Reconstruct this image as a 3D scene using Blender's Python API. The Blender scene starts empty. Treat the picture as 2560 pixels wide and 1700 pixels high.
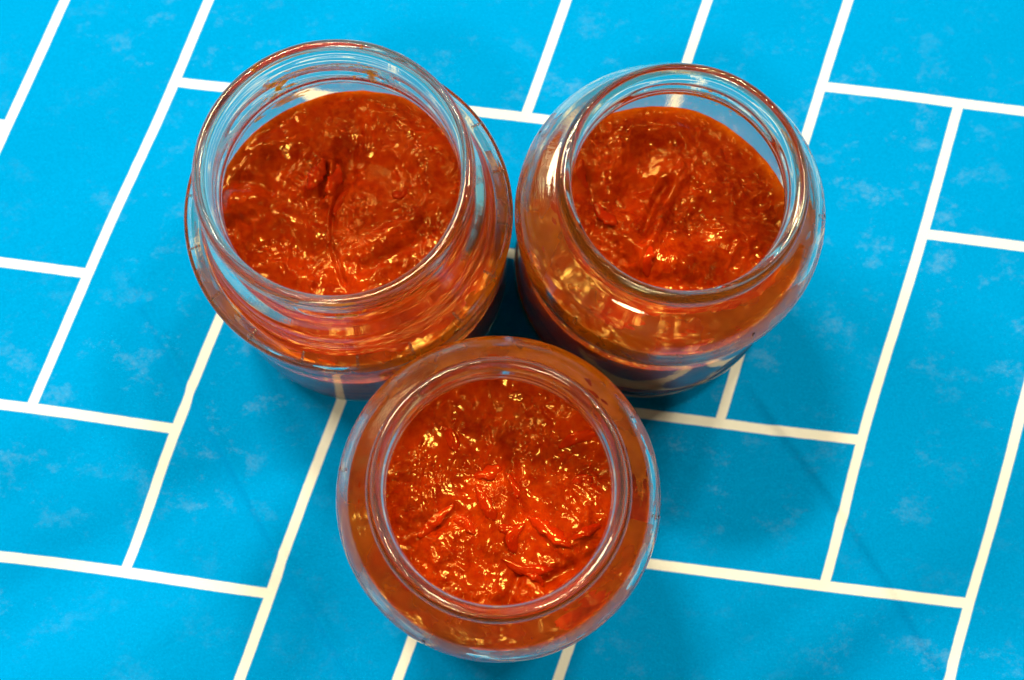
import bpy, math, random
import numpy as np
from mathutils import Vector, Matrix, noise

random.seed(7)
S = 0.38                       # metres per unit of the table-to-camera distance
scene = bpy.context.scene
col = scene.collection

# ------------------------------------------------------------------ camera
cam_d = bpy.data.cameras.new('camera')
cam = bpy.data.objects.new('camera', cam_d)
col.objects.link(cam)
CL = np.array([-0.01307827, -0.20101719, 0.97950041]) * S
CR = np.array([[0.99991087, -0.00268374, -0.01307827],
               [0.0, 0.97958771, -0.20101719],
               [0.01335079, 0.20099927, 0.97950041]])
m = Matrix.Identity(4)
for i in range(3):
    for j in range(3):
        m[i][j] = CR[i, j]
    m[i][3] = CL[i]
cam.matrix_world = m
cam_d.sensor_width = 36.0
cam_d.sensor_fit = 'HORIZONTAL'
cam_d.lens = 45.0
cam_d.clip_start = 0.01
cam_d.clip_end = 50
cam_d.dof.use_dof = True
cam_d.dof.focus_distance = 0.315
cam_d.dof.aperture_fstop = 15.0
scene.camera = cam

# ------------------------------------------------------------------ world and lamps
w = bpy.data.worlds.new('World')
scene.world = w
w.use_nodes = True
bg = w.node_tree.nodes['Background']
bg.inputs[0].default_value = (1.0, 0.84, 0.46, 1)
bg.inputs[1].default_value = 0.10


def lamp(name, loc, target, sx, sy, power, colour, spread=180):
    d = bpy.data.lights.new(name, 'AREA')
    d.shape = 'RECTANGLE'
    d.size, d.size_y = sx, sy
    d.energy = power
    d.color = colour
    d.spread = math.radians(spread)
    o = bpy.data.objects.new(name, d)
    col.objects.link(o)
    o.location = loc
    o.rotation_euler = (Vector(target) - Vector(loc)).to_track_quat('-Z', 'Y').to_euler()
    return o


lamp('window_light', (-0.80, 0.66, 0.80), (0, 0.03, 0), 0.36, 0.30, 17.0, (1.0, 0.88, 0.54))
lamp('overhead_light', (0.72, 0.52, 1.60), (0, 0, 0), 0.20, 0.12, 14, (1.0, 0.88, 0.52))
lamp('overhead_light', (-0.42, 0.92, 1.65), (0, 0, 0), 0.30, 0.13, 28, (1.0, 0.88, 0.52))
lamp('overhead_light', (0.50, 1.05, 1.60), (0, 0, 0), 0.16, 0.12, 15, (1.0, 0.88, 0.52))
lamp('overhead_light', (-0.30, -0.75, 1.60), (0, 0, 0), 0.20, 0.14, 10, (1.0, 0.88, 0.52))  # added front fill, brightens the sauce slopes that face the camera

scene.view_settings.view_transform = 'Standard'
scene.view_settings.look = 'None'
scene.view_settings.exposure = 0.0
scene.view_settings.gamma = 1.0
cy = scene.cycles
cy.max_bounces = 20
cy.transmission_bounces = 18
cy.glossy_bounces = 8
cy.diffuse_bounces = 5
cy.transparent_max_bounces = 12
cy.caustics_reflective = True
cy.caustics_refractive = True
cy.blur_glossy = 0.5
cy.sample_clamp_indirect = 6.0
cy.use_denoising = True
try:
    cy.denoiser = 'OPENIMAGEDENOISE'
except Exception:
    pass


# ------------------------------------------------------------------ helpers
def ray(px, py, z=0.0):
    """point of the real place at height z (metres) seen at a photo pixel (2361 wide view)"""
    x = (px * 2560 / 2361 - 1280) / 3200.0
    y = -(py * 2560 / 2361 - 850) / 3200.0
    d = CR @ np.array([x, y, -1.0])
    t = (z - CL[2]) / d[2]
    return (CL + d * t)[:2]


def mesh_obj(name, verts, faces, mat, parent=None, normals=None, smooth=True):
    me = bpy.data.meshes.new(name)
    verts = np.asarray(verts, dtype=np.float32)
    faces = np.asarray(faces, dtype=np.int32)
    k = faces.shape[1]
    me.vertices.add(len(verts))
    me.vertices.foreach_set('co', verts.ravel())
    me.loops.add(faces.size)
    me.loops.foreach_set('vertex_index', faces.ravel())
    me.polygons.add(len(faces))
    me.polygons.foreach_set('loop_start', np.arange(0, faces.size, k, dtype=np.int32))
    me.polygons.foreach_set('use_smooth', np.ones(len(faces), dtype=bool) if smooth else np.zeros(len(faces), dtype=bool))
    me.update()
    me.validate()
    if normals is not None:
        me.normals_split_custom_set_from_vertices(np.asarray(normals, dtype=np.float32).tolist())
    me.materials.append(mat)
    o = bpy.data.objects.new(name, me)
    col.objects.link(o)
    if parent:
        o.parent = parent
    return o


def empty(name, loc):
    o = bpy.data.objects.new(name, None)
    o.empty_display_size = 0.02
    o.location = loc
    col.objects.link(o)
    return o


def tag(o, label, cat, group=None):
    o['label'] = label
    o['category'] = cat
    if group:
        o['group'] = group


def mat_new(name):
    mt = bpy.data.materials.new(name)
    mt.use_nodes = True
    nt = mt.node_tree
    b = nt.nodes['Principled BSDF']
    return mt, nt, b


class NT:
    """tiny wrapper for building node graphs"""
    def __init__(self, nt):
        self.nt = nt

    def n(self, kind, **kw):
        nd = self.nt.nodes.new(kind)
        for k, v in kw.items():
            setattr(nd, k, v)
        return nd

    def put(self, sock, v):
        if isinstance(v, (int, float)):
            sock.default_value = v
        elif isinstance(v, tuple):
            sock.default_value = v
        else:
            self.nt.links.new(v, sock)

    def math(self, op, a, b=0.0, c=0.0, clamp=False):
        nd = self.n('ShaderNodeMath', operation=op)
        nd.use_clamp = clamp
        self.put(nd.inputs[0], a)
        self.put(nd.inputs[1], b)
        self.put(nd.inputs[2], c)
        return nd.outputs[0]

    def mix(self, f, a, b):
        nd = self.n('ShaderNodeMix', data_type='RGBA')
        self.put(nd.inputs[0], f)
        self.put(nd.inputs[6], a)
        self.put(nd.inputs[7], b)
        return nd.outputs[2]

    def noise(self, vec, scale, detail=3.0, rough=0.5, dist=0.0):
        nd = self.n('ShaderNodeTexNoise')
        if vec is not None:
            self.nt.links.new(vec, nd.inputs['Vector'])
        nd.inputs['Scale'].default_value = scale
        nd.inputs['Detail'].default_value = detail
        nd.inputs['Roughness'].default_value = rough
        nd.inputs['Distortion'].default_value = dist
        return nd.outputs['Fac']

    def ramp(self, f, lo, hi, a=0.0, b=1.0):
        nd = self.n('ShaderNodeMapRange')
        nd.interpolation_type = 'SMOOTHSTEP'
        self.put(nd.inputs[0], f)
        nd.inputs[1].default_value = lo
        nd.inputs[2].default_value = hi
        nd.inputs[3].default_value = a
        nd.inputs[4].default_value = b
        return nd.outputs[0]


# ------------------------------------------------------------------ materials
def make_cloth_mat():
    mt, nt, b = mat_new('printed_blue_cotton')
    T = NT(nt)
    uvn = T.n('ShaderNodeUVMap', uv_map='print')
    sep = T.n('ShaderNodeSeparateXYZ')
    nt.links.new(uvn.outputs[0], sep.inputs[0])
    u0, v0 = sep.outputs[0], sep.outputs[1]
    geo = T.n('ShaderNodeTexCoord').outputs['Object']
    # slightly uneven print edge
    wob = T.math('MULTIPLY', T.math('SUBTRACT', T.noise(geo, 190, 4, 0.7), 0.5), 0.008)
    u = T.math('ADD', u0, wob)
    v = T.math('ADD', v0, wob)

    def lines(a, c, shift):
        # family of lines a = k/2, each run 3.5 long and repeating every 10 along c
        k = T.math('ROUND', T.math('MULTIPLY', a, 2.0))
        d = T.math('MULTIPLY', T.math('ABSOLUTE', T.math('SUBTRACT', T.math('MULTIPLY', a, 2.0), k)), 0.5)
        par = T.math('FLOORED_MODULO', k, 2.0)
        s = T.math('ADD', c, T.math('MULTIPLY', k, 0.5))
        s = T.math('SUBTRACT', s, T.math('MULTIPLY', par, 5.0))
        s = T.math('FLOORED_MODULO', T.math('ADD', s, shift), 10.0)
        inside = T.math('LESS_THAN', s, 3.5)
        w_ = T.ramp(d, 0.0270, 0.0395, 1.0, 0.0)
        return T.math('MULTIPLY', w_, inside)

    mask = T.math('MAXIMUM', lines(u, v, 0.0), lines(v, u, 2.5))
    # worn, faded flecks in the blue
    mp = T.n('ShaderNodeMapping')
    mp.inputs['Rotation'].default_value = (0, 0, math.radians(-38))
    mp.inputs['Scale'].default_value = (1.0, 1.35, 1.0)
    nt.links.new(geo, mp.inputs[0])
    big = T.ramp(T.noise(mp.outputs[0], 11, 3, 0.55), 0.42, 0.66)
    fleck = T.ramp(T.noise(mp.outputs[0], 70, 7, 0.78), 0.53, 0.66)
    grain = T.ramp(T.noise(geo, 900, 3, 0.7), 0.40, 0.60)
    worn = T.math('MULTIPLY', T.math('MULTIPLY', fleck, T.math('ADD', T.math('MULTIPLY', big, 0.9), 0.12)), T.math('ADD', T.math('MULTIPLY', grain, 0.5), 0.5))
    tone = T.ramp(T.noise(geo, 1600, 2, 0.6), 0.3, 0.7)
    blue = T.mix(tone, (0.0, 0.216, 0.650, 1), (0.0, 0.250, 0.735, 1))
    blue = T.mix(T.math('MULTIPLY', worn, 0.36), blue, (0.13, 0.32, 0.70, 1))
    stain = T.ramp(T.noise(geo, 30, 3, 0.6), 0.56, 0.74)
    white = T.mix(T.math('MULTIPLY', stain, 0.6), (0.76, 0.755, 0.82, 1), (0.77, 0.65, 0.68, 1))
    c = T.mix(mask, blue, white)
    nt.links.new(c, b.inputs['Base Color'])
    b.inputs['Roughness'].default_value = 0.62
    b.inputs['Specular IOR Level'].default_value = 0.0
    # woven threads and faint puckers
    bump = T.n('ShaderNodeBump')
    bump.inputs['Strength'].default_value = 0.22
    bump.inputs['Distance'].default_value = 0.0004
    nt.links.new(T.noise(geo, 1400, 2, 0.6), bump.inputs['Height'])
    nt.links.new(bump.outputs[0], b.inputs['Normal'])
    return mt


def make_glass_mat(name, tint):
    mt, nt, b = mat_new(name)
    T = NT(nt)
    b.inputs['Base Color'].default_value = tint
    b.inputs['Transmission Weight'].default_value = 1.0
    b.inputs['Roughness'].default_value = 0.015
    b.inputs['IOR'].default_value = 1.5
    geo = T.n('ShaderNodeTexCoord').outputs['Object']
    bump = T.n('ShaderNodeBump')
    bump.inputs['Strength'].default_value = 0.10
    bump.inputs['Distance'].default_value = 0.0006
    sp = T.n('ShaderNodeSeparateXYZ')
    nt.links.new(geo, sp.inputs[0])
    an = T.math('ARCTAN2', sp.outputs[1], sp.outputs[0])
    cb = T.n('ShaderNodeCombineXYZ')
    nt.links.new(T.math('MULTIPLY', an, 42.0), cb.inputs[0])
    nt.links.new(T.math('MULTIPLY', sp.outputs[2], 130.0), cb.inputs[1])
    streak = T.noise(cb.outputs[0], 1.0, 3, 0.65)
    nt.links.new(T.math('ADD', T.math('MULTIPLY', T.noise(geo, 160, 2, 0.5), 0.5), T.math('MULTIPLY', streak, 0.55)), bump.inputs['Height'])
    nt.links.new(bump.outputs[0], b.inputs['Normal'])
    return mt


def make_sauce_mat(name, strip=False):
    mt, nt, b = mat_new(name)
    T = NT(nt)
    geo = T.n('ShaderNodeTexCoord').outputs['Object']
    edge = T.n('ShaderNodeAttribute', attribute_name='oil').outputs['Fac']
    n1 = T.ramp(T.noise(geo, 95, 4, 0.6), 0.32, 0.68)
    n2 = T.ramp(T.noise(geo, 520, 4, 0.65), 0.35, 0.70)
    if strip:
        c = T.mix(n1, (0.29, 0.0075, 0.0003, 1), (0.40, 0.017, 0.0006, 1))
    else:
        c = T.mix(n1, (0.212, 0.0060, 0.0002, 1), (0.345, 0.0162, 0.0003, 1))
        c = T.mix(T.math('MULTIPLY', n2, 0.35), c, (0.50, 0.055, 0.0015, 1))
        oil = T.mix(n2, (0.66, 0.085, 0.0010, 1), (0.76, 0.16, 0.0015, 1))
        c = T.mix(edge, c, oil)
    nt.links.new(c, b.inputs['Base Color'])
    b.inputs['Roughness'].default_value = 0.12
    b.inputs['Specular IOR Level'].default_value = 0.6
    b.inputs['Specular Tint'].default_value = (1.0, 0.62, 0.16, 1)
    b.inputs['Subsurface Weight'].default_value = 0.12
    b.inputs['Subsurface Radius'].default_value = (1.0, 0.25, 0.06)
    b.inputs['Subsurface Scale'].default_value = 0.0022
    bump = T.n('ShaderNodeBump')
    bump.inputs['Strength'].default_value = 0.07
    bump.inputs['Distance'].default_value = 0.0007
    h = T.math('ADD', T.noise(geo, 900, 3, 0.6), T.math('MULTIPLY', T.noise(geo, 350, 3, 0.6), 1.6))
    nt.links.new(h, bump.inputs['Height'])
    nt.links.new(bump.outputs[0], b.inputs['Normal'])
    return mt


def make_smear_mat(lo=0.6, hi=1.0, nm='thin_oily_sauce_film', sc=420, ca=(0.74, 0.20, 0.0, 1), cb=(0.85, 0.42, 0.006, 1)):
    mt, nt, b = mat_new(nm)
    T = NT(nt)
    geo = T.n('ShaderNodeTexCoord').outputs['Object']
    c = T.mix(T.noise(geo, 300, 3), ca, cb)
    nt.links.new(c, b.inputs['Base Color'])
    b.inputs['Roughness'].default_value = 0.3
    tr = T.n('ShaderNodeBsdfTranslucent')
    nt.links.new(c, tr.inputs[0])
    mx = T.n('ShaderNodeMixShader')
    mx.inputs[0].default_value = 0.5
    al = T.n('ShaderNodeMixShader')
    tp = T.n('ShaderNodeBsdfTransparent')
    nt.links.new(b.outputs[0], mx.inputs[1])
    nt.links.new(tr.outputs[0], mx.inputs[2])
    nt.links.new(tp.outputs[0], al.inputs[1])
    nt.links.new(mx.outputs[0], al.inputs[2])
    nt.links.new(al.outputs[0], nt.nodes['Material Output'].inputs['Surface'])
    nt.links.new(T.ramp(T.noise(geo, sc, 3), 0.30, 0.64, lo, hi), al.inputs[0])
    return mt


CLOTH = make_cloth_mat()
GLASS_A = make_glass_mat('clear_glass', (0.950, 0.950, 0.850, 1))
SAUCE = make_sauce_mat('tomato_sauce')
STRIP = make_sauce_mat('cooked_vegetable_skin', True)
SMEAR = make_smear_mat()
FILM = make_smear_mat(0.20, 0.75, 'translucent_amber_oil_film', 90, (0.55, 0.100, 0.0, 1), (0.74, 0.22, 0.0, 1))

# ------------------------------------------------------------------ tablecloth
JARS = {'A': np.array([-0.11152548, 0.05589327]) * S,
        'B': np.array([0.10146163, 0.05117958]) * S,
        'C': np.array([-0.01060217, -0.13516697]) * S}
AFF = (0.23264339, -0.18732716)
AINV = np.array([[8.4968193, -2.94881856], [1.06564965, 8.74683791]])
# local stretch of the fabric, (x, y, du, dv)
WARP = np.array([[-0.274, 0.213, -0.0131, 0.0325], [-0.4055, 0.175, -0.0104, -0.0004], [-0.3339, 0.0526, 0.0227, 0.0062], [-0.369, -0.0544, -0.0134, -0.0215],
                 [-0.2591, -0.0702, 0.0246, 0.0133], [-0.2935, -0.178, -0.0067, -0.0232], [-0.1811, -0.1945, -0.0061, 0.012], [0.2527, 0.2124, 0.0022, -0.016],
                 [0.3646, 0.1984, 0.0178, -0.009], [0.3281, 0.087, -0.0116, 0.0062], [0.2693, -0.078, 0.0277, -0.0039], [0.1607, -0.0654, -0.0313, 0.0077],
                 [0.2337, -0.189, -0.0175, 0.0103], [0.344, -0.2016, 0.0118, 0.0022], [0.011, 0.1847, -0.0213, -0.0179], [0.1619, 0.2879, 0.0032, 0.0081],
                 [0.0335, -0.2572, 0.0188, 0.0023], [0.0443, -0.2302, -0.0333, -0.0021], [-0.0849, -0.2571, 0.0055, -0.0015], [-0.0744, -0.2283, -0.0082, -0.0032],
                 [-0.0, 0.0699, 0.0099, 0.0047]])


def axis_coords(inner, outer, step):
    a = list(np.arange(0, inner, step))
    d = step
    while a[-1] < outer:
        d *= 1.18
        a.append(a[-1] + d)
    a = np.array(a)
    return np.concatenate([-a[:0:-1], a])


def seg_dist(X, Y, p, q):
    d = q - p
    L2 = d @ d
    t = np.clip(((X - p[0]) * d[0] + (Y - p[1]) * d[1]) / L2, 0, 1)
    cx, cy_ = p[0] + t * d[0], p[1] + t * d[1]
    side = (X - p[0]) * d[1] - (Y - p[1]) * d[0]
    return np.hypot(X - cx, Y - cy_), np.sign(side), t


def make_cloth():
    xs = axis_coords(0.18, 0.75, 0.0009)
    ys = axis_coords(0.135, 0.60, 0.0009)
    X, Y = np.meshgrid(xs, ys)
    nx, ny = len(xs), len(ys)
    Z = np.zeros_like(X)
    # broad soft swells running from lower left to upper right
    flat = np.stack([X.ravel(), Y.ravel()], 1)
    a = math.radians(34)
    along = X * math.cos(a) + Y * math.sin(a)
    across = -X * math.sin(a) + Y * math.cos(a)
    zz = np.empty(len(flat))
    al, ac = along.ravel(), across.ravel()
    for i in range(len(flat)):
        zz[i] = 0.0034 * noise.noise((al[i] * 7, ac[i] * 26, 1.3)) + 0.0013 * noise.noise((al[i] * 10, ac[i] * 55, 5.1))
    Z += zz.reshape(X.shape)
    low = np.clip((0.02 - Y) / 0.08, 0.25, 1.0)
    Z *= low * (1 + 1.1 * np.clip((-0.01 - Y) / 0.06, 0, 1))
    # pressed fold lines
    for pts, amp in ((((330, 700), (415, 860), (560, 1120), (800, 1545), (900, 1720)), 0.0011),
                     (((1650, 760), (1700, 850), (1900, 1120), (2160, 1520), (2260, 1700)), 0.0010)):
        P = [ray(*p) for p in pts]
        best = np.full(X.shape, 9.0)
        sd = np.zeros(X.shape)
        for p, q in zip(P[:-1], P[1:]):
            d, s, t = seg_dist(X, Y, p, q)
            k = d < best
            best[k] = d[k]
            sd[k] = (s * d)[k]
        Z += amp * np.exp(-(best / 0.0016) ** 2) - amp * 1.1 * (1 / (1 + np.exp(-np.clip(sd / 0.0007, -30, 30)))) * np.exp(-(best / 0.012))
    # the jars press the cloth flat
    for c in JARS.values():
        r = np.hypot(X - c[0], Y - c[1])
        k = np.clip((r - 0.038) / 0.02, 0, 1)
        Z *= k * k * (3 - 2 * k)
    U = AINV[0, 0] * (X / S - AFF[0]) + AINV[0, 1] * (Y / S - AFF[1])
    V = AINV[1, 0] * (X / S - AFF[0]) + AINV[1, 1] * (Y / S - AFF[1])
    for x, y, du, dv in WARP:
        g = np.exp(-((X / S - x) ** 2 + (Y / S - y) ** 2) / (2 * 0.09 ** 2))
        U = U + du * g
        V = V + dv * g
    verts = np.stack([X.ravel(), Y.ravel(), Z.ravel()], 1)
    idx = np.arange(nx * ny).reshape(ny, nx)
    faces = np.stack([idx[:-1, :-1].ravel(), idx[:-1, 1:].ravel(), idx[1:, 1:].ravel(), idx[1:, :-1].ravel()], 1)
    o = mesh_obj('tablecloth', verts, faces, CLOTH)
    uvl = o.data.uv_layers.new(name='print')
    uv = np.stack([U.ravel(), V.ravel()], 1)[faces.ravel()]
    uvl.data.foreach_set('uv', uv.astype(np.float32).ravel())
    tag(o, 'bright blue cotton cloth printed with white staggered brick lines, under the jars', 'tablecloth')
    return o


make_cloth()

# ------------------------------------------------------------------ glass jars
PROFILE = {
    # (radius, height) in mm; outside from the foot up, over the lip, then down the inside
    'wide': dict(
        out=[(0, 2.0), (12, 1.9), (24, 1.6), (31, 0.9), (34.5, 0.15), (36.4, 0.0), (38.6, 0.9), (40.3, 3.2), (41.0, 7.5), (41.1, 14), (41.1, 30), (41.15, 44),
             (41.3, 53), (41.75, 56.6), (41.9, 58.0), (41.55, 59.1), (40.6, 59.8), (38.6, 60.7), (37.0, 61.4), (36.45, 62.1), (36.2, 64.0), (35.9, 66.5), (35.2, 68.5), (33.6, 69.6),
             (32.2, 70.6), (31.3, 72.5), (31.0, 75), (30.9, 80.5), (31.0, 83.6), (31.5, 84.9), (32.3, 85.7), (32.8, 87.0), (32.9, 88.4), (32.6, 89.8), (31.9, 90.6), (31.1, 90.85)],
        inn=[(30.2, 90.5), (29.6, 89.7), (29.3, 88.2), (29.15, 84), (29.0, 78), (29.1, 74), (29.4, 71.5), (30.3, 69.3), (31.8, 67), (33.8, 64.3), (36.0, 61.7), (38.6, 59.7), (40.4, 58.0), (40.6, 54.5),
             (40.45, 40), (40.2, 14), (38.2, 10), (36.2, 7.0), (32, 5.6), (25, 5.0), (12, 4.8), (0, 4.9)],
        split=(('base', 5.5), ('body', 56.2), ('shoulder', 70.1), ('neck', 84.6), ('rim', 99)),
        thread=(78.4, 1.8, 0.8, 4)),
    'round': dict(
        out=[(0, 2.6), (12, 2.4), (23, 1.9), (29, 0.8), (32.4, 0.0), (35.0, 0.7), (37.0, 3.0), (38.0, 6.8), (38.3, 11), (38.1, 14), (37.5, 16.2), (37.3, 19), (37.3, 35), (37.3, 54),
             (37.5, 56.5), (38.2, 59), (38.7, 62.2), (38.7, 66), (38.1, 69.2), (36.6, 72.4), (34.2, 75.1), (31.2, 77.1), (29.0, 78.1), (27.9, 79.2), (27.7, 81), (27.7, 83.4),
             (28.1, 84.6), (29.0, 85.2), (29.5, 86.3), (29.6, 87.5), (29.3, 88.8), (28.6, 89.6), (27.8, 89.83)],
        inn=[(26.9, 89.5), (26.1, 88.7), (25.8, 87.4), (25.6, 84), (25.5, 80.5), (26.0, 77.8), (27.6, 76.0), (30.6, 74.2), (33.9, 72.2), (36.0, 68.9), (36.7, 65.4), (36.6, 61.5), (36.2, 57.8),
             (36.0, 54), (36.0, 40), (36.0, 20), (35.2, 14), (34.4, 10.5), (32.0, 8.2), (27, 7.2), (14, 6.8), (0, 6.9)],
        split=(('base', 7.5), ('body', 56.6), ('shoulder', 78.2), ('neck', 84.7), ('rim', 99)),
        thread=(81.6, 1.1, 0.85, 4)),
}


def catmull(P, step):
    P = np.array(P, float)
    ext = np.vstack([2 * P[0] - P[1], P, 2 * P[-1] - P[-2]])
    out = []
    for i in range(1, len(ext) - 2):
        p0, p1, p2, p3 = ext[i - 1:i + 3]
        t0 = 0
        t1 = t0 + max(np.linalg.norm(p1 - p0), 1e-6) ** .5
        t2 = t1 + max(np.linalg.norm(p2 - p1), 1e-6) ** .5
        t3 = t2 + max(np.linalg.norm(p3 - p2), 1e-6) ** .5
        n = max(2, int(math.ceil(np.linalg.norm(p2 - p1) / step)))
        for t in np.linspace(t1, t2, n, endpoint=False):
            a1 = (t1 - t) / (t1 - t0) * p0 + (t - t0) / (t1 - t0) * p1
            a2 = (t2 - t) / (t2 - t1) * p1 + (t - t1) / (t2 - t1) * p2
            a3 = (t3 - t) / (t3 - t2) * p2 + (t - t2) / (t3 - t2) * p3
            b1 = (t2 - t) / (t2 - t0) * a1 + (t - t0) / (t2 - t0) * a2
            b2 = (t3 - t) / (t3 - t1) * a2 + (t - t1) / (t3 - t1) * a3
            out.append((t2 - t) / (t2 - t1) * b1 + (t - t1) / (t2 - t1) * b2)
    out.append(P[-1])
    return np.array(out)


NSEG = 224


def jar_surface(kind, seed, rot, scale=1.0):
    """grid of points [profile, segment] in metres round the jar's own axis, and the index where the inside begins"""
    pr = PROFILE[kind]
    allp = catmull(pr['out'] + pr['inn'], 0.55)
    top = int(np.argmax(allp[:, 1]))
    ang = np.linspace(0, 2 * np.pi, NSEG, endpoint=False)
    R = np.repeat(allp[:, 0:1], NSEG, 1)
    Z = np.repeat(allp[:, 1:2], NSEG, 1)
    # screw thread lugs on the outside of the neck
    z0, span, amp, nl = pr['thread']
    ph = ((ang + rot) * nl / (2 * np.pi)) % 1.0
    zt = z0 + (ph - 0.5) * 2 * span
    win = np.clip(np.minimum(ph, 1 - ph) / 0.12, 0, 1)
    win = win * win * (3 - 2 * win)
    for i in range(top):
        if z0 - 4.5 < allp[i, 1] < z0 + 4.5 and allp[i, 0] > 20:
            R[i] += amp * 1.35 * win * np.exp(-((allp[i, 1] - zt) / 0.85) ** 2)
    # glass is never perfectly even: slow waviness, stronger inside
    for i in range(len(allp)):
        if allp[i, 0] < 6:
            continue
        k = 0.05 if i < top else 0.11
        for j in range(NSEG):
            R[i, j] += k * noise.noise((math.cos(ang[j]) * 1.6 + seed, math.sin(ang[j]) * 1.6, allp[i, 1] * 0.06)) \
                + k * 0.10 * noise.noise((math.cos(ang[j]) * 4.3 + seed, math.sin(ang[j]) * 4.3, allp[i, 1] * 0.11))
    R *= scale * 0.001
    Z = Z * 0.001
    P = np.stack([R * np.cos(ang)[None], R * np.sin(ang)[None], Z], 2)
    # normals from the surface itself
    du = np.roll(P, -1, 1) - np.roll(P, 1, 1)
    dv = np.gradient(P, axis=0)
    N = np.cross(du, dv)
    ln = np.linalg.norm(N, axis=2, keepdims=True)
    N = N / np.maximum(ln, 1e-12)
    N[0] = (0, 0, -1)
    N[-1] = (0, 0, 1)
    return P, N, top, allp


def inner_radius(allp, top, z):
    inn = allp[top:]
    o = np.argsort(inn[:, 1])
    zz, rr = inn[o, 1], inn[o, 0]
    k = zz > 9
    return np.interp(z, zz[k], rr[k])


def make_jar(name, kind, centre, label, seed, rot, scale=1.0):
    root = empty(name, (centre[0], centre[1], 0.0004))
    tag(root, label, 'jar', 'open glass jars of tomato sauce standing on the cloth')
    P, N, top, allp = jar_surface(kind, seed, rot, scale)
    n = len(allp)
    # rows belonging to each part: outside rows and inside rows between the same heights
    edges = []
    prev = -1.0
    for pname, zmax in PROFILE[kind]['split']:
        rows_o = [i for i in range(0, top + 1) if prev <= allp[i, 1] < zmax]
        rows_i = [i for i in range(top, n) if prev <= allp[i, 1] < zmax]
        edges.append((pname, rows_o, rows_i))
        prev = zmax
    objs = {}
    # the base owns every low row (its underside dips and rises)
    def strip_faces(r0, r1):
        ii = np.arange(r0, r1)[:, None]
        jj = np.arange(NSEG)[None]
        a = ii * NSEG + jj
        b_ = ii * NSEG + (jj + 1) % NSEG
        c = (ii + 1) * NSEG + (jj + 1) % NSEG
        d = (ii + 1) * NSEG + jj
        return np.stack([a.ravel(), b_.ravel(), c.ravel(), d.ravel()], 1)
    for k, (pname, ro, ri) in enumerate(edges):
        fs = []
        if pname == 'rim':
            fs.append(strip_faces(min(ro), max(ri) + 1))
        else:
            if ro:
                fs.append(strip_faces(min(ro), max(ro) + 1))
            if ri:
                fs.append(strip_faces(min(ri), min(max(ri) + 1, n - 1)))
        F = np.concatenate(fs)
        used, inv = np.unique(F.ravel(), return_inverse=True)
        V = P.reshape(-1, 3)[used]
        Nn = N.reshape(-1, 3)[used]
        o = mesh_obj(pname, V, inv.reshape(F.shape), GLASS_A, root, normals=Nn)
        objs[pname] = o
    return root, P, N, top, allp


def surface_patch(P, N, rows, a0, a1, seed, thr, fz, fa, depth=-0.00006, soft=0.35):
    """uneven film of sauce following the glass, only where the noise is high"""
    rows = [r for r in rows]
    j0 = int(a0 / 360 * NSEG)
    j1 = int(a1 / 360 * NSEG)
    sub = 4
    js = np.linspace(j0, j1, (j1 - j0) * sub + 1)
    rs = np.linspace(rows[0], rows[-1], (rows[-1] - rows[0]) * 3 + 1)
    V = np.zeros((len(rs), len(js), 3))
    K = np.zeros((len(rs), len(js)))
    for a, r in enumerate(rs):
        r0 = int(min(math.floor(r), P.shape[0] - 2))
        fr = r - r0
        for b_, j in enumerate(js):
            q0 = int(math.floor(j))
            fj = j - q0
            q0m, q1m = q0 % NSEG, (q0 + 1) % NSEG
            p = (P[r0, q0m] * (1 - fj) + P[r0, q1m] * fj) * (1 - fr) + (P[r0 + 1, q0m] * (1 - fj) + P[r0 + 1, q1m] * fj) * fr
            nn = N[r0, q0m]
            V[a, b_] = p + nn * depth
            e = min(1, min(a, len(rs) - 1 - a) / (soft * len(rs)), min(b_, len(js) - 1 - b_) / (soft * len(js)))
            v = noise.noise((j * fa + seed, r * fz, seed)) + 0.5 * noise.noise((j * fa * 2.3, r * fz * 2.3 + seed, 3.0)) + 0.3 * noise.noise((j * fa * 6, r * fz * 6, seed))
            K[a, b_] = v - (1 - e) * 0.7
    idx = np.arange(V.shape[0] * V.shape[1]).reshape(V.shape[:2])
    keep = (K[:-1, :-1] > thr) & (K[1:, 1:] > thr)
    F = np.stack([idx[:-1, :-1], idx[:-1, 1:], idx[1:, 1:], idx[1:, :-1]], 2)[keep]
    if len(F) == 0:
        return None
    used, inv = np.unique(F.ravel(), return_inverse=True)
    return V.reshape(-1, 3)[used], inv.reshape(F.shape)


# ------------------------------------------------------------------ sauce
def fbm(x, y, s, seed, octv=3, rough=0.5):
    v, a, f = 0.0, 1.0, s
    for _ in range(octv):
        v += a * noise.noise((x * f + seed, y * f - seed * 0.7, seed * 0.31))
        a *= rough
        f *= 2.1
    return v


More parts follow.
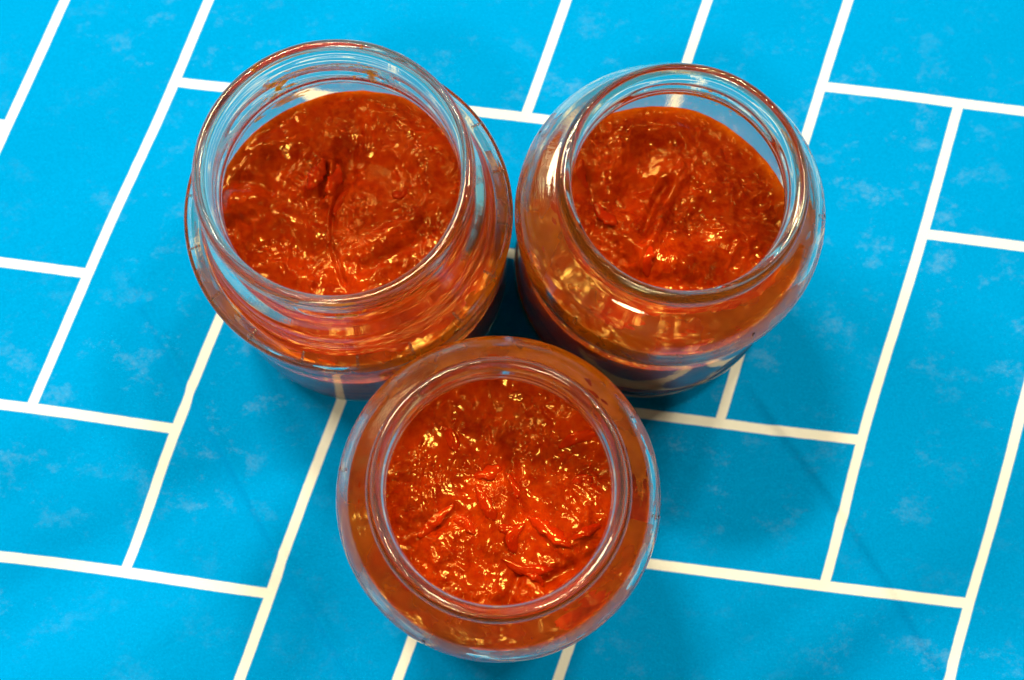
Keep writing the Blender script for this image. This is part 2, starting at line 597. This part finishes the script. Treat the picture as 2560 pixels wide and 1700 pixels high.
def make_sauce(name, kind, centre, level, label, seed, feats, strips, tilt, top, allp, rough_amp=1.0, scale=1.0, edge_w=0.0012):
    NS, NR = 560, 190
    ang = np.linspace(0, 2 * np.pi, NS, endpoint=False)
    root = empty(name, (centre[0], centre[1], 0.0004))
    tag(root, label, 'tomato sauce', 'chunky red sauces filling the three jars')
    # height of the contact line round the wall
    tdir = math.radians(tilt[0])
    hedge = np.array([level + tilt[1] * math.cos(a - tdir) + 0.0011 * noise.noise((math.cos(a) * 2 + seed, math.sin(a) * 2, 0)) +
                      0.00045 * noise.noise((math.cos(a) * 11 + seed, math.sin(a) * 11, 4)) for a in ang])
    rw = np.array([inner_radius(allp, top, h * 1000) * 0.001 * scale for h in hedge]) + 0.00022
    tt = np.linspace(0, 1, NR)
    X = tt[:, None] * (rw * np.cos(ang))[None]
    Y = tt[:, None] * (rw * np.sin(ang))[None]
    Rr = tt[:, None] * rw[None]
    Zb = np.zeros_like(X)
    dist = (rw[None] - Rr)
    xf, yf = X.ravel() * 1000, Y.ravel() * 1000
    zf = np.empty(len(xf))
    for i in range(len(xf)):
        x, y = xf[i], yf[i]
        wx = x + 2.2 * noise.noise((x * 0.09 + seed, y * 0.09, 1.0))
        wy = y + 2.2 * noise.noise((x * 0.09, y * 0.09 + seed, 7.0))
        lowf = noise.noise((wx * 0.055 + seed, wy * 0.055, 2.0))
        mid = noise.noise((wx * 0.15, wy * 0.13 + seed, 3.0))
        rid = 1 - abs(noise.noise((wx * 0.12 + seed * 2, wy * 0.17, 9.0))) * 2.2
        gate = noise.noise((x * 0.06 - seed, y * 0.06, 5.0))
        fine = noise.noise((wx * 0.29, wy * 0.26, seed))
        fin2 = noise.noise((wx * 0.58, wy * 0.52 + seed, 6.0))
        fin3 = noise.noise((x * 1.35, y * 1.35, seed))
        pg = noise.noise((x * 0.10 + seed * 3, y * 0.10, 12.0)) + 0.5 * noise.noise((x * 0.24, y * 0.24 + seed, 15.0))
        pg = min(1.0, max(0.0, (pg + 0.16) / 0.36))
        g = 0.34 + 1.15 * pg * pg * (3 - 2 * pg)
        zf[i] = 1.9 * lowf + 1.0 * mid + 0.6 * rid * max(0, gate + 0.15) + rough_amp * g * (0.52 * fine + 0.40 * fin2 + 0.09 * fin3)
    Z = zf.reshape(X.shape) * 0.001
    # hand-placed lumps, hollows, creases (display pixels of the photograph turned into points on the sauce)
    for (pts, width, amp) in feats:
        Pp = [ray(px, py, level) - centre for px, py in pts]
        best = np.full(X.shape, 9.0)
        for p, q in zip(Pp[:-1], Pp[1:]):
            d, s_, t_ = seg_dist(X, Y, p, q)
            best = np.minimum(best, d)
        Z += 1.7 * amp * 0.001 * np.exp(-(best / (width * 0.001)) ** 2)
    k = np.clip(dist / 0.006, 0, 1)
    k = k * k * (3 - 2 * k)
    base = hedge[None] * (1 - k) + (hedge[None] * 0.15 + (level - 0.0004) * 0.85 + tilt[1] * 0.8 * np.cos(ang - tdir)[None] * (tt[:, None])) * k
    men = 0.0009 * np.exp(-dist / 0.0012)
    Ztop = base + Z * (0.12 + 0.88 * k) + men * 0.6
    oil = np.exp(-(dist / edge_w) ** 1.6)
    on = np.array([[noise.noise((math.cos(a) * 5 + seed, math.sin(a) * 5, 11)) for a in ang]])
    oil = np.clip(oil * (0.72 + 0.6 * on), 0, 1)
    rows = [np.stack([X[i], Y[i], Ztop[i]], 1) for i in range(NR)]
    oils = [oil[i] for i in range(NR)]
    # sides: from contact line down, lying against the glass
    nside = 26
    for s_ in range(1, nside + 1):
        z = Ztop[-1] * (1 - s_ / nside) + 0.0085 * (s_ / nside)
        r = np.array([inner_radius(allp, top, h * 1000) for h in z]) * 0.001 * scale + 0.00022
        rows.append(np.stack([r * np.cos(ang), r * np.sin(ang), z], 1))
        f = max(0.42, 0.85 - s_ * 0.05)
        oils.append(np.clip(np.array([f + 0.45 * noise.noise((math.cos(a) * 4 + seed, math.sin(a) * 4, s_ * 0.4)) for a in ang]), 0, 1))
    for f in (0.9, 0.5, 0.02):
        r = rows[NR + nside - 1].copy()
        r[:, :2] *= f
        r[:, 2] = 0.0069 if f < 0.9 else 0.0074
        rows.append(r)
        oils.append(np.full(NS, 0.5))
    V = np.concatenate(rows)
    n = len(rows)
    ii = np.arange(n - 1)[:, None]
    jj = np.arange(NS)[None]
    F = np.stack([(ii * NS + jj).ravel(), (ii * NS + (jj + 1) % NS).ravel(), ((ii + 1) * NS + (jj + 1) % NS).ravel(), ((ii + 1) * NS + jj).ravel()], 1)
    F = F[:, ::-1]
    # collapse the centre ring
    V[:NS] = V[:NS].mean(0)
    o = mesh_obj('sauce_body', V, F, SAUCE, root)
    at = o.data.attributes.new('oil', 'FLOAT', 'POINT')
    at.data.foreach_set('value', np.concatenate(oils).astype(np.float32))

    def height(x, y):
        r = math.hypot(x, y)
        a = math.atan2(y, x) % (2 * math.pi)
        j = int(round(a / (2 * math.pi) * NS)) % NS
        i = int(np.argmin(np.abs(Rr[:, j] - r)))
        return Ztop[i, j]

    for pts, wd, lift in strips:
        P2 = [Vector((*(ray(px, py, level) - centre), 0)) for px, py in pts]
        make_strip(root, P2, wd, lift, height, seed + pts[0][0])
    return root


def make_strip(root, P2, wd, lift, height, seed):
    P2 = [np.array([p.x, p.y]) * 1000 for p in P2]
    if len(P2) == 2:
        P2.insert(1, (P2[0] + P2[1]) / 2 + np.array([0.3, -0.3]))
    c = catmull(P2, 0.55)
    n = len(c)
    ring = 12
    V = []
    for i in range(n):
        t = i / (n - 1)
        d = c[min(i + 1, n - 1)] - c[max(i - 1, 0)]
        d = d / (np.linalg.norm(d) + 1e-9)
        nrm = np.array([-d[1], d[0]])
        prof = max(0.25, math.sin(math.pi * min(max(t, 0.0), 1.0)) ** 0.4) * (0.8 + 0.45 * t if seed % 2 > 1 else 1.25 - 0.45 * t)
        wv = 1.5 * wd * prof * (1 + 0.45 * noise.noise((i * 0.35, seed, 0)))
        th = wd * 0.55 * prof
        zc = height(c[i][0] * 0.001, c[i][1] * 0.001) * 1000 + lift * (0.25 + 0.75 * math.sin(math.pi * t)) - th * 0.5
        for k in range(ring):
            a = 2 * math.pi * k / ring
            rr = 1 + 0.14 * noise.noise((math.cos(a) * 1.5 + seed, math.sin(a) * 1.5, i * 0.28))
            off = nrm * math.cos(a) * wv * 0.5 * rr
            tw = 0.35 * math.sin(math.pi * t * 1.3 + seed)
            zc_ = zc + math.cos(a) * wv * 0.5 * tw
            V.append(((c[i][0] + off[0]) * 0.001, (c[i][1] + off[1]) * 0.001, (zc_ + math.sin(a) * th * 0.8 * rr) * 0.001))
    F = []
    for i in range(n - 1):
        for k in range(ring):
            F.append((i * ring + k, i * ring + (k + 1) % ring, (i + 1) * ring + (k + 1) % ring, (i + 1) * ring + k))
    V.append(tuple(np.mean(V[:ring], 0)))
    V.append(tuple(np.mean(V[(n - 1) * ring:n * ring], 0)))
    for k in range(ring):
        F.append((n * ring, (k + 1) % ring, k, k))
        F.append((n * ring + 1, (n - 1) * ring + k, (n - 1) * ring + (k + 1) % ring, (n - 1) * ring + (k + 1) % ring))
    F2 = F[:-2 * ring]
    tri = [f[:3] for f in F[-2 * ring:]]
    me = bpy.data.meshes.new('vegetable_strip')
    me.from_pydata(V, [], F2 + tri)
    me.polygons.foreach_set('use_smooth', [True] * len(me.polygons))
    me.materials.append(STRIP)
    me.update()
    o = bpy.data.objects.new('vegetable_strip', me)
    col.objects.link(o)
    o.parent = root
    return o


# ------------------------------------------------------------------ put the three jars together
GRP = None
jA, PA, NA, topA, allA = make_jar('glass_jar', 'wide', JARS['A'],
                                  'wide squat glass jar with stepped shoulder and beaded marks, upper left of the three', 1.7, 0.4)
jB, PB, NB, topB, allB = make_jar('glass_jar', 'round', JARS['B'],
                                  'round-shouldered glass jar with flecks of sauce inside its neck, upper right of the three', 8.2, 1.1)
jC, PC, NC, topC, allC = make_jar('glass_jar', 'round', JARS['C'],
                                  'round-shouldered glass jar nearest the viewer, in front of the other two', 14.9, 2.3, 1.0)


def grip_mark(root, centre_deg, r0, r1, zf, kind):
    """row of raised glass beads running out over the shoulder"""
    a = math.radians(centre_deg)
    V, F = [], []
    nb = 4 if kind == 'bead' else 1
    for b_ in range(nb):
        t = (b_ + 0.5) / nb
        r = r0 + (r1 - r0) * t
        z = zf(r)
        cx, cy_ = r * math.cos(a), r * math.sin(a)
        ra = 0.42 if kind == 'bead' else 0.5
        la = 0.42 if kind == 'bead' else (r1 - r0) * 0.5
        base = len(V)
        nu, nv = 5, 10
        for i in range(nu + 1):
            ph = math.pi * i / nu
            for j in range(nv):
                th = 2 * math.pi * j / nv
                lx = math.sin(ph) * math.cos(th) * la
                ly = math.sin(ph) * math.sin(th) * ra
                lz = math.cos(ph) * ra * 0.8
                zz = zf(r + lx) if kind != 'bead' else z
                V.append(((cx + lx * math.cos(a) - ly * math.sin(a)) * 0.001, (cy_ + lx * math.sin(a) + ly * math.cos(a)) * 0.001, (zz + lz) * 0.001))
        for i in range(nu):
            for j in range(nv):
                F.append((base + i * nv + j, base + (i + 1) * nv + j, base + (i + 1) * nv + (j + 1) % nv, base + i * nv + (j + 1) % nv))
    return mesh_obj('raised_mark', V, F, GLASS_A, root)


def outer_z(allp, top):
    o = allp[:top]
    k = o[:, 1] > 55
    rr, zz = o[k, 0], o[k, 1]
    i0 = int(np.argmax(rr))
    rr, zz = rr[i0:], zz[i0:]
    s_ = np.argsort(rr)
    return lambda r: float(np.interp(r, rr[s_], zz[s_]))


zfA = outer_z(allA, topA)
for k in range(18):
    grip_mark(jA, -5 + 20 * k, 37.9, 41.2, zfA, 'bead')
zfB = outer_z(allB, topB)
for a in (92, 171, 243, 352, 30):
    grip_mark(jC, a, 37.6, 38.9, zfB, 'nub')
for a in (150, 356, 300, 230):
    grip_mark(jB, a, 37.2, 38.4, zfB, 'nub')

featsA = [(((800, 345), (800, 400)), 3.2, -1.8), (((742, 372), (715, 440)), 1.5, 1.3), (((768, 378), (766, 430), (755, 470)), 1.3, 1.2),
          (((752, 385), (745, 450)), 0.9, -1.2), (((800, 425), (765, 500), (762, 560), (792, 650)), 0.8, -0.6), (((783, 425), (758, 500), (757, 560)), 0.7, 0.7),
          (((600, 340), (690, 320)), 4.0, 1.3), (((545, 480), (590, 460)), 4.5, 1.5), (((880, 300), (980, 350)), 6, 0.9), (((860, 560), (960, 500)), 2.2, 0.8),
          (((840, 620), (990, 540)), 2.0, -0.9), (((600, 590), (700, 640)), 3.2, 0.8), (((560, 420), (620, 440)), 2.0, -1.0), (((650, 500), (720, 545)), 2.5, 0.7)]
featsB = [(((1500, 330), (1470, 400), (1440, 470)), 4.2, -1.8), (((1360, 410), (1385, 520)), 2.4, -1.1), (((1540, 420), (1500, 490), (1480, 560)), 1.4, -1.3),
          (((1570, 400), (1530, 480), (1500, 560)), 2.0, 1.1), (((1460, 290), (1560, 300)), 3.6, 0.9), (((1640, 400), (1700, 470)), 6.0, 0.7),
          (((1540, 610), (1700, 560)), 5.0, 0.8), (((1480, 560), (1475, 620)), 1.8, 1.2), (((1500, 650), (1640, 650)), 3.0, -1.0), (((1345, 560), (1430, 640)), 4.0, -0.8)]
featsC = [(((1000, 960), (1050, 1050)), 4.0, 0.8), (((1150, 900), (1200, 1000)), 5.0, -1.0), (((1280, 1080), (1350, 1100)), 4.0, -0.9), (((1180, 1060), (1200, 1180)), 1.6, -1.2),
          (((1080, 1210), (1105, 1290)), 3.4, -1.3), (((1260, 1340), (1320, 1310)), 1.8, -1.4), (((1300, 1030), (1380, 1070)), 3.0, -0.9), (((1040, 1380), (1080, 1360)), 4, 1.1),
          (((940, 1100), (960, 1180)), 4, 0.6), (((1195, 1330), (1170, 1400)), 1.4, -1.0), (((1000, 1215), (1045, 1180)), 1.8, -0.9), (((1350, 1160), (1340, 1220)), 3, 0.7)]
stripsA = [(((748, 372), (738, 405), (716, 445)), 2.6, 1.1), (((778, 376), (775, 412), (760, 455)), 2.4, 1.0), (((802, 430), (785, 455), (772, 498)), 1.6, 0.7), (((905, 445), (925, 452), (940, 440)), 1.8, 0.4)]
stripsB = [(((1342, 368), (1340, 400), (1352, 432)), 1.7, 0.4), (((1372, 462), (1390, 492), (1420, 522)), 2.3, 0.8), (((1497, 575), (1488, 605), (1492, 640)), 2.4, 0.7)]
stripsC = [(((965, 1242), (1000, 1200), (1045, 1163)), 2.0, 0.7), (((1100, 1118), (1118, 1160), (1140, 1200)), 2.1, 0.8), (((1092, 1098), (1120, 1092), (1158, 1080)), 2.2, 0.6),
           (((1150, 1212), (1170, 1222), (1190, 1222)), 1.9, 0.5), (((1288, 1032), (1320, 1012), (1378, 1002)), 1.9, 0.7), (((1216, 1192), (1262, 1222), (1318, 1262)), 2.3, 0.9),
           (((1210, 1206), (1182, 1236), (1186, 1276)), 1.9, 0.7), (((1158, 1288), (1200, 1314), (1275, 1312)), 1.5, 0.6), (((1205, 1316), (1235, 1330), (1252, 1352)), 1.5, 0.5),
           (((1045, 1198), (1070, 1206), (1098, 1232)), 2.0, 0.5), (((1320, 1112), (1345, 1104), (1368, 1110)), 1.9, 0.4), (((1020, 985), (1040, 1010), (1055, 1042)), 1.7, 0.3),
           (((1318, 1245), (1350, 1225), (1385, 1212)), 1.6, 0.3), (((1168, 1090), (1185, 1120), (1192, 1150)), 1.6, 0.3)]

make_sauce('tomato_sauce', 'wide', JARS['A'], 0.0385, 'chunky glossy red sauce with a deep central crease, inside the wide upper left jar', 3.3, featsA, stripsA, (60, 0.0006), topA, allA, 0.92)
make_sauce('tomato_sauce', 'round', JARS['B'], 0.0455, 'pulpy red sauce with a smooth dark hollow at its left, inside the upper right jar', 11.9, featsB, stripsB, (35, -0.0014), topB, allB, 0.92, 1.0, 0.0018)
make_sauce('tomato_sauce', 'round', JARS['C'], 0.0610, 'red sauce full of curled skin strips, inside the jar nearest the viewer', 23.5, featsC, stripsC, (300, 0.0005), topC, allC, 0.85, 1.0)


# ------------------------------------------------------------------ smears of sauce left on the glass
def rows_between(allp, top, inside, z0, z1):
    rng = range(top, len(allp)) if inside else range(0, top)
    return [i for i in rng if z0 <= allp[i, 1] <= z1 and allp[i, 0] > 20]


def smear(root, P, N, allp, top, inside, z0, z1, a0, a1, seed, thr, fz, fa, mat=None, name='sauce_smear'):
    rows = rows_between(allp, top, inside, z0, z1)
    r = surface_patch(P, N, rows, a0, a1, seed, thr, fz, fa)
    if r is None:
        return
    mesh_obj(name, r[0], r[1], mat or SMEAR, root)


smear(jA, PA, NA, allA, topA, True, 43, 59, 103, 134, 2.0, -0.5, 0.22, 0.13)
smear(jA, PA, NA, allA, topA, True, 73, 86, 68, 88, 5.0, -0.12, 0.5, 0.35)
smear(jA, PA, NA, allA, topA, True, 73, 86, 112, 134, 9.0, -0.12, 0.3, 0.30)
smear(jA, PA, NA, allA, topA, False, 71, 81, 2, 40, 4.0, -0.10, 0.3, 0.12)
smear(jA, PA, NA, allA, topA, False, 71, 81, 205, 300, 6.0, -0.02, 0.3, 0.12)
smear(jB, PB, NB, allB, topB, True, 51, 66, 20, 125, 7.0, 0.06, 0.8, 0.42)
smear(jB, PB, NB, allB, topB, True, 50, 60, -10, 45, 3.0, -0.15, 0.20, 0.12)
smear(jB, PB, NB, allB, topB, True, 78, 86, 60, 90, 12.0, 0.05, 0.5, 0.3)
smear(jC, PC, NC, allC, topC, False, 78, 82, 195, 290, 15.0, -0.10, 0.3, 0.10)

smear(jA, PA, NA, allA, topA, True, 43, 60.5, 185, 385, 21.0, -0.62, 0.12, 0.05, FILM, 'oil_film')
smear(jB, PB, NB, allB, topB, True, 49, 75.5, 140, 395, 22.0, -0.62, 0.10, 0.05, FILM, 'oil_film')
smear(jC, PC, NC, allC, topC, True, 62, 75.5, -10, 349, 23.0, -0.75, 0.10, 0.05, FILM, 'oil_film')
